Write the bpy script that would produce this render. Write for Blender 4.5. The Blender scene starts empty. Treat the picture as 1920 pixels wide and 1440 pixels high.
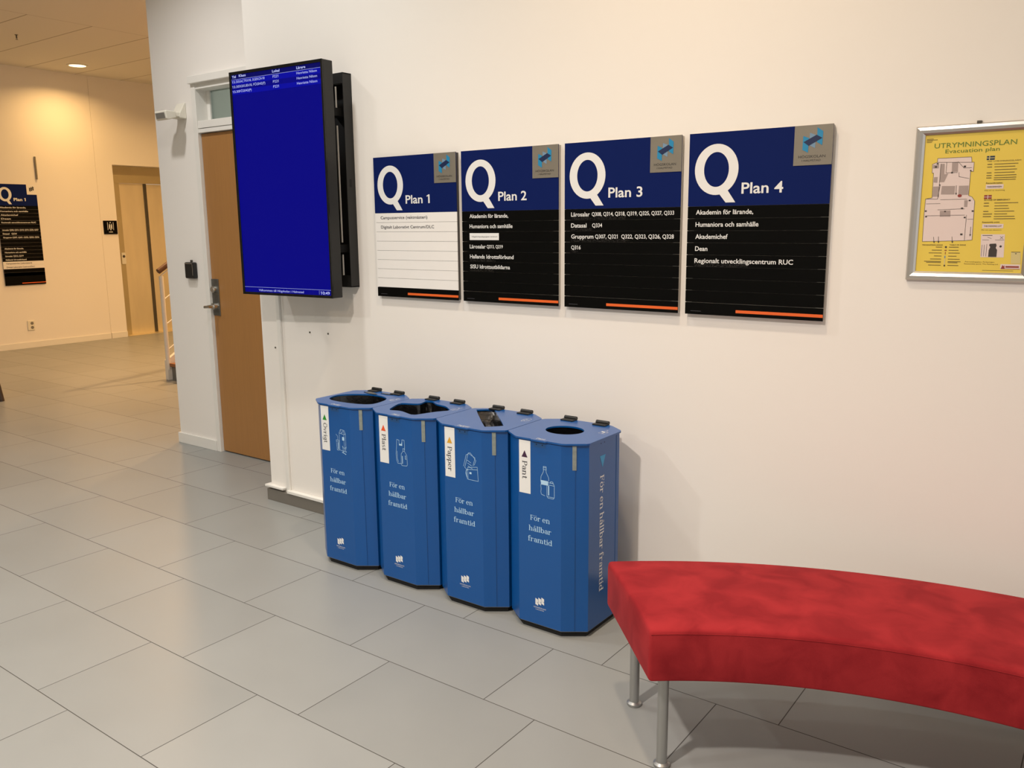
import bpy, bmesh, math, random
from mathutils import Vector, Matrix
from math import sin, cos, pi, radians
random.seed(7)
SC = bpy.context.scene
COL = SC.collection

# ------------------------------------------------------------------ camera
YAW, PITCH, ROLL = radians(36.371), radians(-10.563), radians(-0.515)
cam = bpy.data.cameras.new('camera')
cam.sensor_width = 36.0
cam.lens = 1597.67 / 1920 * 36.0
cam.clip_end = 60
co = bpy.data.objects.new('camera', cam)
COL.objects.link(co)
fwd = Vector((-sin(YAW) * cos(PITCH), cos(YAW) * cos(PITCH), sin(PITCH)))
rgt = Vector((cos(YAW), sin(YAW), 0))
upv = rgt.cross(fwd)
r2 = cos(ROLL) * rgt + sin(ROLL) * upv
u2 = -sin(ROLL) * rgt + cos(ROLL) * upv
m = Matrix.Identity(4)
for i in range(3):
    m[i][0], m[i][1], m[i][2] = r2[i], u2[i], -fwd[i]
m[0][3], m[1][3], m[2][3] = 0, -2.8088, 1.4539
co.matrix_world = m
SC.camera = co

# ------------------------------------------------------------------ world, exposure, lights
SC.view_settings.view_transform = 'Standard'
SC.view_settings.look = 'None'
SC.view_settings.gamma = 1.0
SC.view_settings.exposure = 0.0
w = bpy.data.worlds.new('daylight')
w.use_nodes = True
w.node_tree.nodes['Background'].inputs[0].default_value = (1.0, 0.98, 0.95, 1)
w.node_tree.nodes['Background'].inputs[1].default_value = 0.95
SC.world = w
CEIL = 3.373


def lamp(name, x, y, z, power, colour, size=0.16, spread=150):
    l = bpy.data.lights.new(name, 'AREA')
    l.shape = 'DISK'
    l.size = size
    l.energy = power
    l.color = colour
    l.spread = radians(spread)
    o = bpy.data.objects.new(name, l)
    o.location = (x, y, z)
    COL.objects.link(o)
    return o


# ceiling lamps and added fill lights: x, y, drop below the ceiling, red, green and blue power
LAMPS = [
    (-2.95, -0.98, .02, 17, 17, 16.5),
    (-1.42, -3.20, .02, 105, 95, 87),
    (-4.45, -0.57, .02, 18.5, 18, 17.6),
    (-4.00, -4.20, .02, 54, 55, 51),  # unseen lamp added to light the left of the floor
    (-1.30, -0.98, .02, 19.5, 15.2, 10.8),
    (-1.20, -1.90, .02, 8.5, 7, 5.5),
    (-3.10, -3.20, .02, 8, 7.5, 7),
    (0.40, -1.90, .02, 7, 5, 3.2),
    (-6.50, -2.00, .02, 10, 10, 9.4),
    (-10.48, 2.745, .03, 17, 10.2, 3.8),
    (-9.60, 4.20, .03, 20, 12, 4.6),  # unseen lamp added to brighten the lift doors
    (-8.00, 2.20, .03, 58, 34, 15.5),
    (-7.00, 3.60, .03, 112, 66, 28),
    (-4.20, 1.60, .40, 10, 11, 10.2),  # fill light added in the room behind the transom
]
for lx, ly, ld, lr, lg, lb in LAMPS:
    pw = max(lr, lg, lb)
    lamp('ceiling_or_fill_light', lx, ly, CEIL - ld, pw, (lr / pw, lg / pw, lb / pw), spread=140 if (lx, ly) == (-4.45, -0.57) else 150)


# ------------------------------------------------------------------ material helpers
def lin(c):
    return tuple(((v / 255) / 12.92 if v / 255 <= 0.04045 else ((v / 255 + 0.055) / 1.055) ** 2.4) for v in c) + (1,)


def mat(name, rgb, rough=0.5, metal=0.0, var=0.05, scale=8.0, bump=0.0, bscale=200.0, coat=0.0, emit=0.0, sheen=0.0, stretch=None, spec=None):
    mt = bpy.data.materials.new(name)
    mt.use_nodes = True
    nt = mt.node_tree
    b = nt.nodes['Principled BSDF']
    c = lin(rgb)
    b.inputs['Base Color'].default_value = c
    b.inputs['Roughness'].default_value = rough
    b.inputs['Metallic'].default_value = metal
    b.inputs['Coat Weight'].default_value = coat
    b.inputs['Coat Roughness'].default_value = 0.2
    if spec is not None:
        b.inputs['Specular IOR Level'].default_value = spec
    if sheen:
        b.inputs['Sheen Weight'].default_value = sheen
        b.inputs['Sheen Roughness'].default_value = 0.4
        b.inputs['Sheen Tint'].default_value = tuple(min(1, v * 1.5 + .1) for v in c[:3]) + (1,)
    tc = nt.nodes.new('ShaderNodeTexCoord')
    vec = tc.outputs['Object']
    if stretch:
        mp = nt.nodes.new('ShaderNodeMapping')
        mp.inputs['Scale'].default_value = stretch
        nt.links.new(vec, mp.inputs['Vector'])
        vec = mp.outputs['Vector']
    if var:
        no = nt.nodes.new('ShaderNodeTexNoise')
        no.inputs['Scale'].default_value = scale
        no.inputs['Detail'].default_value = 4
        nt.links.new(vec, no.inputs['Vector'])
        mx = nt.nodes.new('ShaderNodeMix')
        mx.data_type = 'RGBA'
        mx.inputs['A'].default_value = tuple(v * (1 - var) for v in c[:3]) + (1,)
        mx.inputs['B'].default_value = tuple(min(1, v * (1 + var)) for v in c[:3]) + (1,)
        nt.links.new(no.outputs['Fac'], mx.inputs['Factor'])
        nt.links.new(mx.outputs['Result'], b.inputs['Base Color'])
    if bump:
        n2 = nt.nodes.new('ShaderNodeTexNoise')
        n2.inputs['Scale'].default_value = bscale
        n2.inputs['Detail'].default_value = 3
        nt.links.new(vec, n2.inputs['Vector'])
        bp = nt.nodes.new('ShaderNodeBump')
        bp.inputs['Strength'].default_value = bump
        bp.inputs['Distance'].default_value = 0.002
        nt.links.new(n2.outputs['Fac'], bp.inputs['Height'])
        nt.links.new(bp.outputs['Normal'], b.inputs['Normal'])
    if emit:
        b.inputs['Base Color'].default_value = (0.003, 0.003, 0.004, 1)
        b.inputs['Emission Color'].default_value = c
        b.inputs['Emission Strength'].default_value = emit
    return mt


def mnode(nt, op, a, b=None, c=None):
    n = nt.nodes.new('ShaderNodeMath')
    n.operation = op
    for i, v in enumerate((a, b, c)):
        if v is None:
            continue
        if isinstance(v, (int, float)):
            n.inputs[i].default_value = v
        else:
            nt.links.new(v, n.inputs[i])
    return n.outputs[0]


def floor_material():
    mt = mat('floor_tiles', (150, 146, 139), rough=0.38, var=0.0)
    nt = mt.node_tree
    b = nt.nodes['Principled BSDF']
    tc = nt.nodes.new('ShaderNodeTexCoord')
    sp = nt.nodes.new('ShaderNodeSeparateXYZ')
    nt.links.new(tc.outputs['Object'], sp.inputs[0])
    X, Y = sp.outputs[0], sp.outputs[1]
    TH, TW = 0.3943, 0.6
    v = mnode(nt, 'DIVIDE', mnode(nt, 'SUBTRACT', -0.5129, Y), TH)
    row = mnode(nt, 'FLOOR', v)
    fy = mnode(nt, 'FRACT', v)
    par = mnode(nt, 'FLOORED_MODULO', row, 2.0)
    off = mnode(nt, 'MULTIPLY_ADD', par, 0.1935, 0.278)
    u = mnode(nt, 'DIVIDE', mnode(nt, 'SUBTRACT', X, off), TW)
    colm = mnode(nt, 'FLOOR', u)
    fx = mnode(nt, 'FRACT', u)
    dx = mnode(nt, 'MULTIPLY', mnode(nt, 'MINIMUM', fx, mnode(nt, 'SUBTRACT', 1.0, fx)), TW)
    dy = mnode(nt, 'MULTIPLY', mnode(nt, 'MINIMUM', fy, mnode(nt, 'SUBTRACT', 1.0, fy)), TH)
    d = mnode(nt, 'MINIMUM', dx, dy)
    joint = mnode(nt, 'SUBTRACT', 1.0, mnode(nt, 'SMOOTH_MIN', 1.0, mnode(nt, 'DIVIDE', mnode(nt, 'MAXIMUM', mnode(nt, 'SUBTRACT', d, 0.0008), 0.0), 0.0012), 0.1))
    joint = mnode(nt, 'MAXIMUM', joint, 0.0)
    cv = nt.nodes.new('ShaderNodeCombineXYZ')
    nt.links.new(row, cv.inputs[0])
    nt.links.new(colm, cv.inputs[1])
    wn = nt.nodes.new('ShaderNodeTexWhiteNoise')
    wn.noise_dimensions = '2D'
    nt.links.new(cv.outputs[0], wn.inputs['Vector'])
    no = nt.nodes.new('ShaderNodeTexNoise')
    no.inputs['Scale'].default_value = 3.0
    no.inputs['Detail'].default_value = 5
    nt.links.new(tc.outputs['Object'], no.inputs['Vector'])
    f = mnode(nt, 'ADD', mnode(nt, 'MULTIPLY', wn.outputs['Value'], 0.4), mnode(nt, 'MULTIPLY', no.outputs['Fac'], 0.6))
    m1 = nt.nodes.new('ShaderNodeMix')
    m1.data_type = 'RGBA'
    m1.inputs['A'].default_value = lin((133, 134, 131))
    m1.inputs['B'].default_value = lin((149, 150, 147))
    nt.links.new(f, m1.inputs['Factor'])
    m2 = nt.nodes.new('ShaderNodeMix')
    m2.data_type = 'RGBA'
    m2.inputs['B'].default_value = lin((62, 58, 54))
    nt.links.new(m1.outputs['Result'], m2.inputs['A'])
    nt.links.new(joint, m2.inputs['Factor'])
    nt.links.new(m2.outputs['Result'], b.inputs['Base Color'])
    rr = mnode(nt, 'MULTIPLY_ADD', no.outputs['Fac'], 0.14, 0.30)
    nt.links.new(mnode(nt, 'ADD', rr, mnode(nt, 'MULTIPLY', joint, 0.4)), b.inputs['Roughness'])
    bp = nt.nodes.new('ShaderNodeBump')
    bp.inputs['Strength'].default_value = 0.4
    bp.inputs['Distance'].default_value = 0.001
    bp.invert = True
    nt.links.new(joint, bp.inputs['Height'])
    nt.links.new(bp.outputs['Normal'], b.inputs['Normal'])
    return mt


def ceiling_material():
    mt = mat('ceiling_board', (226, 222, 212), rough=0.85, var=0.0)
    nt = mt.node_tree
    b = nt.nodes['Principled BSDF']
    tc = nt.nodes.new('ShaderNodeTexCoord')
    sp = nt.nodes.new('ShaderNodeSeparateXYZ')
    nt.links.new(tc.outputs['Object'], sp.inputs[0])
    X, Y = sp.outputs[0], sp.outputs[1]
    fy = mnode(nt, 'FRACT', mnode(nt, 'DIVIDE', mnode(nt, 'SUBTRACT', Y, 0.62), 0.603))
    dy = mnode(nt, 'MULTIPLY', mnode(nt, 'MINIMUM', fy, mnode(nt, 'SUBTRACT', 1.0, fy)), 0.603)
    left = mnode(nt, 'LESS_THAN', X, -8.40)
    s1 = mnode(nt, 'MULTIPLY', mnode(nt, 'LESS_THAN', dy, 0.007), left)
    s2 = mnode(nt, 'LESS_THAN', mnode(nt, 'ABSOLUTE', mnode(nt, 'ADD', X, 8.40)), 0.006)
    s = mnode(nt, 'MAXIMUM', s1, mnode(nt, 'MULTIPLY', s2, 0.5))
    m2 = nt.nodes.new('ShaderNodeMix')
    m2.data_type = 'RGBA'
    m2.inputs['A'].default_value = lin((226, 222, 212))
    m2.inputs['B'].default_value = lin((172, 164, 150))
    nt.links.new(s, m2.inputs['Factor'])
    nt.links.new(m2.outputs['Result'], b.inputs['Base Color'])
    return mt


M = {}
M['floor'] = floor_material()
M['ceiling'] = ceiling_material()
M['wall'] = mat('wall_paint', (234, 229, 222), 0.62, var=0.015, scale=1.5, bump=0.05, bscale=260)
M['trim'] = mat('white_trim', (228, 225, 218), 0.4, var=0.02)
M['plinth'] = mat('grey_plinth', (112, 107, 99), 0.5, var=0.05)
M['doorwood'] = mat('door_beech', (160, 113, 62), 0.42, var=0.10, scale=9, stretch=(14, 14, 0.5))
M['wood'] = mat('oak_wood', (150, 98, 58), 0.45, var=0.15, scale=8, stretch=(3, 12, 12))
M['handrail'] = mat('handrail_wood', (88, 56, 36), 0.45, var=0.15, scale=8, stretch=(3, 12, 12))
M['darkwood'] = mat('dark_wood', (62, 46, 36), 0.45, var=0.2, scale=10, stretch=(14, 14, 1))
M['steel'] = mat('brushed_steel', (238, 226, 196), 0.44, metal=1.0, var=0.10, scale=3, stretch=(1, 2.5, 0.6))
M['shadedsteel'] = mat('header_steel_shaded', (196, 182, 146), 0.5, metal=1.0, var=0.06, scale=6)  # darker than the lift doors: the header's recess shade put into the colour
M['darksteel'] = mat('dark_steel', (96, 92, 84), 0.4, metal=0.9, var=0.05)
M['lock'] = mat('lock_steel', (118, 116, 110), 0.38, metal=0.85, var=0.05)
M['chrome'] = mat('chrome', (215, 213, 208), 0.14, metal=1.0, var=0.0)
M['black'] = mat('black_casing', (22, 22, 21), 0.45, var=0.08, bump=0.05)
M['blackgloss'] = mat('black_gloss', (10, 10, 10), 0.25, var=0.05)
M['blackmat'] = mat('black_inside', (8, 8, 8), 0.7, var=0.05)
M['bin'] = mat('bin_blue', (2, 77, 146), 0.30, var=0.03, scale=4, spec=0.5, coat=0.12)
M['bindark'] = mat('bin_blue_plate', (24, 74, 128), 0.45, var=0.03)
M['print'] = mat('white_print', (226, 226, 224), 0.5, var=0.01)
M['printlight'] = mat('pale_blue_print', (170, 205, 232), 0.5, var=0.01)
M['skyblue'] = mat('sky_blue_print', (52, 150, 205), 0.5, var=0.01)
M['grey_text'] = mat('grey_text_print', (66, 66, 72), 0.6, var=0.0)
M['dark_text'] = mat('dark_text_print', (48, 46, 44), 0.6, var=0.0)
M['liner'] = mat('bin_bag_plastic', (10, 10, 11), 0.24, var=0.1, bump=0.9, bscale=45)
M['sticker'] = mat('silver_sticker', (150, 158, 152), 0.35, metal=0.4, var=0.35, scale=70)
M['green'] = mat('green_print', (34, 140, 44), 0.5, var=0.0)
M['orange_red'] = mat('orange_red_print', (226, 84, 40), 0.5, var=0.0)
M['amber'] = mat('amber_print', (214, 158, 40), 0.5, var=0.0)
M['plum'] = mat('plum_print', (62, 34, 62), 0.5, var=0.0)
M['sign_blue'] = mat('sign_navy_blue', (15, 30, 86), 0.45, var=0.02, spec=0.06)
M['sign_black'] = mat('sign_black', (9, 9, 8), 0.4, var=0.05, spec=0.06)
M['sign_white'] = mat('sign_white', (234, 231, 227), 0.42, var=0.02)
M['sign_grey'] = mat('sign_logo_grey', (134, 128, 116), 0.38, metal=0.3, var=0.05, scale=30)
M['sign_back'] = mat('sign_aluminium', (186, 182, 174), 0.4, metal=0.6, var=0.05)
M['sign_gap'] = mat('sign_shadow_gap', (66, 62, 58), 0.6, var=0.05)
M['sign_orange'] = mat('sign_orange', (226, 98, 34), 0.45, var=0.02)
M['braille'] = mat('clear_braille', (46, 44, 42), 0.3, var=0.1)
M['cyan'] = mat('emblem_cyan', (28, 130, 176), 0.45, var=0.02)
M['paleblue'] = mat('emblem_pale_blue', (112, 142, 168), 0.45, var=0.02)
M['navy'] = mat('emblem_navy', (12, 32, 74), 0.45, var=0.02)
M['red'] = mat('red_suede', (182, 27, 34), 0.88, var=0.0, sheen=0.15, spec=0.2)
M['legmetal'] = mat('satin_steel', (166, 166, 164), 0.35, metal=0.75, var=0.04)
M['alu'] = mat('anodised_aluminium', (196, 192, 186), 0.32, metal=0.85, var=0.03)
M['poster'] = mat('poster_yellow', (226, 198, 78), 0.5, var=0.03, coat=0.25)
M['poster_green'] = mat('poster_green_ink', (92, 122, 44), 0.6, var=0.0)
M['poster_pink'] = mat('poster_plan_white', (222, 204, 198), 0.55, var=0.02)
M['poster_grey'] = mat('poster_plan_grey', (164, 148, 142), 0.6, var=0.04, scale=60)
M['poster_ink'] = mat('poster_ink', (84, 70, 40), 0.6, var=0.0)
M['poster_dark'] = mat('poster_dark_ink', (58, 50, 46), 0.6, var=0.0)
M['poster_brick'] = mat('poster_brick_red', (140, 50, 40), 0.6, var=0.0)
M['flagblue'] = mat('flag_blue', (24, 44, 66), 0.6, var=0.0)
M['flagyellow'] = mat('flag_yellow', (206, 190, 130), 0.6, var=0.0)
M['cream'] = mat('cream_plastic', (224, 220, 206), 0.4, var=0.02)
M['stair_grey'] = mat('stair_riser_grey', (120, 116, 108), 0.55, var=0.05)
M['screen_blue'] = mat('screen_blue', (2, 2, 126), 0.25, var=0.0, emit=1.0, spec=0.05)
M['screen_band'] = mat('screen_band_blue', (4, 8, 156), 0.25, var=0.0, emit=1.0, spec=0.05)
M['screen_navy'] = mat('screen_navy', (4, 6, 92), 0.25, var=0.0, emit=1.0, spec=0.05)
M['screen_text'] = mat('screen_white', (190, 198, 250), 0.3, var=0.0, emit=1.0, spec=0.05)
M['lens'] = mat('lamp_lens', (255, 224, 160), 0.4, var=0.0, emit=6.0)
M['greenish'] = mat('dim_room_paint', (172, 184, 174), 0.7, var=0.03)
# mottled suede
_nt = M['red'].node_tree
_b = _nt.nodes['Principled BSDF']
_tc = _nt.nodes.new('ShaderNodeTexCoord')
_n1 = _nt.nodes.new('ShaderNodeTexNoise')
_n1.inputs['Scale'].default_value = 9
_n1.inputs['Detail'].default_value = 6
_n1.inputs['Distortion'].default_value = 0.6
_nt.links.new(_tc.outputs['Object'], _n1.inputs['Vector'])
_cr = _nt.nodes.new('ShaderNodeValToRGB')
_cr.color_ramp.elements[0].position = 0.36
_cr.color_ramp.elements[0].color = lin((130, 24, 30))
_cr.color_ramp.elements[1].position = 0.66
_cr.color_ramp.elements[1].color = lin((156, 38, 42))
_nt.links.new(_n1.outputs['Fac'], _cr.inputs[0])
_nt.links.new(_cr.outputs[0], _b.inputs['Base Color'])
_n2 = _nt.nodes.new('ShaderNodeTexNoise')
_n2.inputs['Scale'].default_value = 420
_nt.links.new(_tc.outputs['Object'], _n2.inputs['Vector'])
_bp = _nt.nodes.new('ShaderNodeBump')
_bp.inputs['Strength'].default_value = 0.25
_bp.inputs['Distance'].default_value = 0.001
_nt.links.new(_n2.outputs['Fac'], _bp.inputs['Height'])
_nt.links.new(_bp.outputs['Normal'], _b.inputs['Normal'])
# glass
gm = bpy.data.materials.new('pane_glass')
gm.use_nodes = True
_g = gm.node_tree
_p = _g.nodes['Principled BSDF']
_p.inputs['Base Color'].default_value = lin((206, 216, 212))
_p.inputs['Roughness'].default_value = 0.03
_p.inputs['Transmission Weight'].default_value = 1.0
_p.inputs['IOR'].default_value = 1.1
M['glass'] = gm


# ------------------------------------------------------------------ geometry helpers
def link(o, parent=None):
    COL.objects.link(o)
    if parent is not None:
        o.parent = parent
    return o


class B:
    """collects shapes and links them as one mesh object"""

    def __init__(s):
        s.v, s.f, s.m = [], [], []

    def face(s, pts, mi=0):
        n = len(s.v)
        s.v += [tuple(p) for p in pts]
        s.f.append(list(range(n, n + len(pts))))
        s.m.append(mi)

    def grid(s, rings, mi=0, closed=True, cap0=False, cap1=False):
        n0 = len(s.v)
        k = len(rings[0])
        for r in rings:
            s.v += [tuple(p) for p in r]
        for i in range(len(rings) - 1):
            for j in range(k if closed else k - 1):
                a, b2 = n0 + i * k + j, n0 + i * k + (j + 1) % k
                s.f.append([a, b2, b2 + k, a + k])
                s.m.append(mi)
        if cap0:
            s.f.append(list(range(n0 + k - 1, n0 - 1, -1)))
            s.m.append(mi)
        if cap1:
            e = n0 + (len(rings) - 1) * k
            s.f.append(list(range(e, e + k)))
            s.m.append(mi)

    def box(s, x0, x1, y0, y1, z0, z1, mi=0):
        s.grid([[(x0, y0, z0), (x1, y0, z0), (x1, y1, z0), (x0, y1, z0)], [(x0, y0, z1), (x1, y0, z1), (x1, y1, z1), (x0, y1, z1)]], mi, True, True, True)
        return s

    def prism(s, loop, f0, f1, mi=0):
        """loop of 2D points; f0,f1 map (u,v)->3D for both ends"""
        s.grid([[f0(u, v) for u, v in loop], [f1(u, v) for u, v in loop]], mi, True, True, True)
        return s

    def prismz(s, loop, z0, z1, mi=0):
        return s.prism(loop, lambda u, v: (u, v, z0), lambda u, v: (u, v, z1), mi)

    def tube(s, p0, p1, r, n=12, mi=0, r1=None):
        p0, p1 = Vector(p0), Vector(p1)
        d = (p1 - p0).normalized()
        a = d.orthogonal().normalized()
        b2 = d.cross(a)
        ring = lambda p, rr: [p + a * (rr * cos(2 * pi * i / n)) + b2 * (rr * sin(2 * pi * i / n)) for i in range(n)]
        s.grid([ring(p0, r), ring(p1, r if r1 is None else r1)], mi, True, True, True)
        return s

    def lathe(s, prof, c=(0, 0, 0), n=24, mi=0):
        s.grid([[(c[0] + r * cos(2 * pi * i / n), c[1] + r * sin(2 * pi * i / n), c[2] + z) for i in range(n)] for r, z in prof], mi, True, True, True)
        return s

    def build(s, name, mats, parent=None, smooth=False, bevel=0.0, loc=None, segs=2):
        me = bpy.data.meshes.new(name)
        me.from_pydata(s.v, [], s.f)
        if not isinstance(mats, (list, tuple)):
            mats = [mats]
        for x in mats:
            me.materials.append(x)
        for p, mi in zip(me.polygons, s.m):
            p.material_index = mi
            p.use_smooth = smooth
        bm = bmesh.new()
        bm.from_mesh(me)
        if not getattr(s, 'keep', False):
            bmesh.ops.recalc_face_normals(bm, faces=bm.faces)
        bm.to_mesh(me)
        bm.free()
        if smooth:
            me.set_sharp_from_angle(angle=radians(35))
        o = bpy.data.objects.new(name, me)
        if loc:
            o.location = loc
        link(o, parent)
        if bevel:
            md = o.modifiers.new('bevel', 'BEVEL')
            md.width = bevel
            md.segments = segs
            md.limit_method = 'ANGLE'
            md.harden_normals = False
        return o


def thing(name, label, cat, loc=(0, 0, 0), rotz=0.0, group=None):
    o = bpy.data.objects.new(name, None)
    o.empty_display_size = 0.1
    o.location = loc
    o.rotation_euler = (0, 0, rotz)
    link(o)
    return tag(o, label, cat, group)


def tag(o, label, cat, group=None):
    o['label'] = label
    o['category'] = cat
    if group:
        o['group'] = group
    return o


def structure(o):
    o['kind'] = 'structure'
    return o


# frames for flat print: (origin, right, up, normal)
def wallframe(y):
    return (Vector((0, y, 0)), Vector((1, 0, 0)), Vector((0, 0, 1)), Vector((0, -1, 0)))


def put(fr, u, v, d=0.0):
    return fr[0] + fr[1] * u + fr[2] * v + fr[3] * d


def flat(name, items, mats, parent, fr, off=0.0006):
    """items: (loop, material index[, extra offset]); print lying on a surface"""
    b = B()
    b.keep = True
    for k, it in enumerate(items):
        lp = it[0]
        a = sum(lp[i][0] * lp[(i + 1) % len(lp)][1] - lp[(i + 1) % len(lp)][0] * lp[i][1] for i in range(len(lp)))
        if a < 0:
            lp = lp[::-1]
        b.face([put(fr, u, v, off + (it[2] if len(it) > 2 else 0) + (k % 14) * 1.2e-5) for u, v in lp], it[1])
    return b.build(name, mats, parent)


def rect(x0, x1, y0, y1):
    return [(x0, y0), (x1, y0), (x1, y1), (x0, y1)]


def stroke(pts, wd, closed=False):
    """polyline as quads"""
    out = []
    n = len(pts)
    for i in range(n if closed else n - 1):
        a, b2 = Vector(pts[i]), Vector(pts[(i + 1) % n])
        d = b2 - a
        if d.length < 1e-9:
            continue
        d.normalize()
        nn = Vector((-d.y, d.x)) * wd / 2
        e = d * wd * 0.4
        out.append([tuple(a - e - nn), tuple(b2 + e - nn), tuple(b2 + e + nn), tuple(a - e + nn)])
    return out


def ell(cx, cy, rx, ry, n=20, a0=0.0, a1=2 * pi):
    return [(cx + rx * cos(a0 + (a1 - a0) * i / n), cy + ry * sin(a0 + (a1 - a0) * i / n)) for i in range(n if a1 - a0 > 6.28 else n + 1)]


# ---- sans lettering from the built-in font, as loops of triangles
_tcache = {}


def _textmesh(body, bold):
    k = (body, bold)
    if k in _tcache:
        return _tcache[k]
    c = bpy.data.curves.new('lettering', 'FONT')
    c.body = body
    c.offset = bold
    c.resolution_u = 3
    c.size = 1.0
    o = bpy.data.objects.new('lettering_source', c)
    COL.objects.link(o)
    dg = bpy.context.evaluated_depsgraph_get()
    dg.update()
    me = bpy.data.meshes.new_from_object(o.evaluated_get(dg))
    vs = [(v.co.x, v.co.y) for v in me.vertices]
    fs = [list(p.vertices) for p in me.polygons]
    bpy.data.objects.remove(o)
    bpy.data.curves.remove(c)
    bpy.data.meshes.remove(me)
    _tcache[k] = (vs, fs)
    return vs, fs


CAPH = None


def sans(body, x, base, cap, width=None, bold=0.0, align='l', maxw=None):
    """faces for a text; cap = capital height, width = full width (condenses the letters)"""
    global CAPH
    if CAPH is None:
        vs, _ = _textmesh('H', 0.0)
        CAPH = max(v[1] for v in vs)
    vs, fs = _textmesh(body, bold)
    if not vs:
        return []
    x0 = min(v[0] for v in vs)
    x1 = max(v[0] for v in vs)
    flags = []
    for i, ch in enumerate(body):
        if ch == '1':                       # the built-in digit one is a bare stroke: give it its flag
            one, _ = _textmesh('1', bold)
            wd1 = max(v[0] for v in one) - min(v[0] for v in one)
            top = max(v[1] for v in one)
            xr = max(v[0] for v in _textmesh(body[:i + 1], bold)[0])
            xl = xr - wd1
            flags.append([(xl + wd1 * .5, top), (xl + wd1 * .5, top - .10), (xl - .13, top - .19), (xl - .13, top - .09)])
    sy = cap / CAPH
    sx = sy if width is None else width / (x1 - x0)
    if maxw and sx * (x1 - x0) > maxw:
        sx = maxw / (x1 - x0)
    ox = x - {'l': 0, 'c': (x1 - x0) * sx / 2, 'r': (x1 - x0) * sx}[align]
    pts = [(ox + (v[0] - x0) * sx, base + v[1] * sy) for v in vs]
    return [[pts[i] for i in f] for f in fs] + [[(ox + (p[0] - x0) * sx, base + p[1] * sy) for p in lp] for lp in flags]


# ---- a small serif alphabet of strokes (stem, hairline and slab serif)
T, TH_, SF = 0.125, 0.062, 0.055


def arcs(cx, cy, rx, ry, a0, a1, n=14, tk=T, tn=TH_):
    out = []
    pv = None
    for i in range(n + 1):
        a = radians(a0 + (a1 - a0) * i / n)
        h = (tn + (tk - tn) * abs(cos(a)) ** 1.4) / 2
        q = ((cx + (rx - h) * cos(a), cy + (ry - h) * sin(a)), (cx + (rx + h) * cos(a), cy + (ry + h) * sin(a)))
        if pv:
            out.append([pv[0], q[0], q[1], pv[1]])
        pv = q
    return out


def stem(x, y0, y1, foot=True, head='flag'):
    o = [rect(x, x + T, y0, y1)]
    if foot:
        o.append(rect(x - 0.07, x + T + 0.07, y0, y0 + SF))
    if head == 'flag':
        o.append([(x - 0.08, y1 - 0.02), (x - 0.08, y1 - 0.075), (x + .01, y1 - 0.075), (x + .01, y1)])
    elif head == 'slab':
        o.append(rect(x - 0.07, x + T + 0.07, y1 - SF, y1))
    return o


def dots(cx, y):
    return [ell(cx - .13, y, .06, .06, 10), ell(cx + .13, y, .06, .06, 10)]


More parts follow.
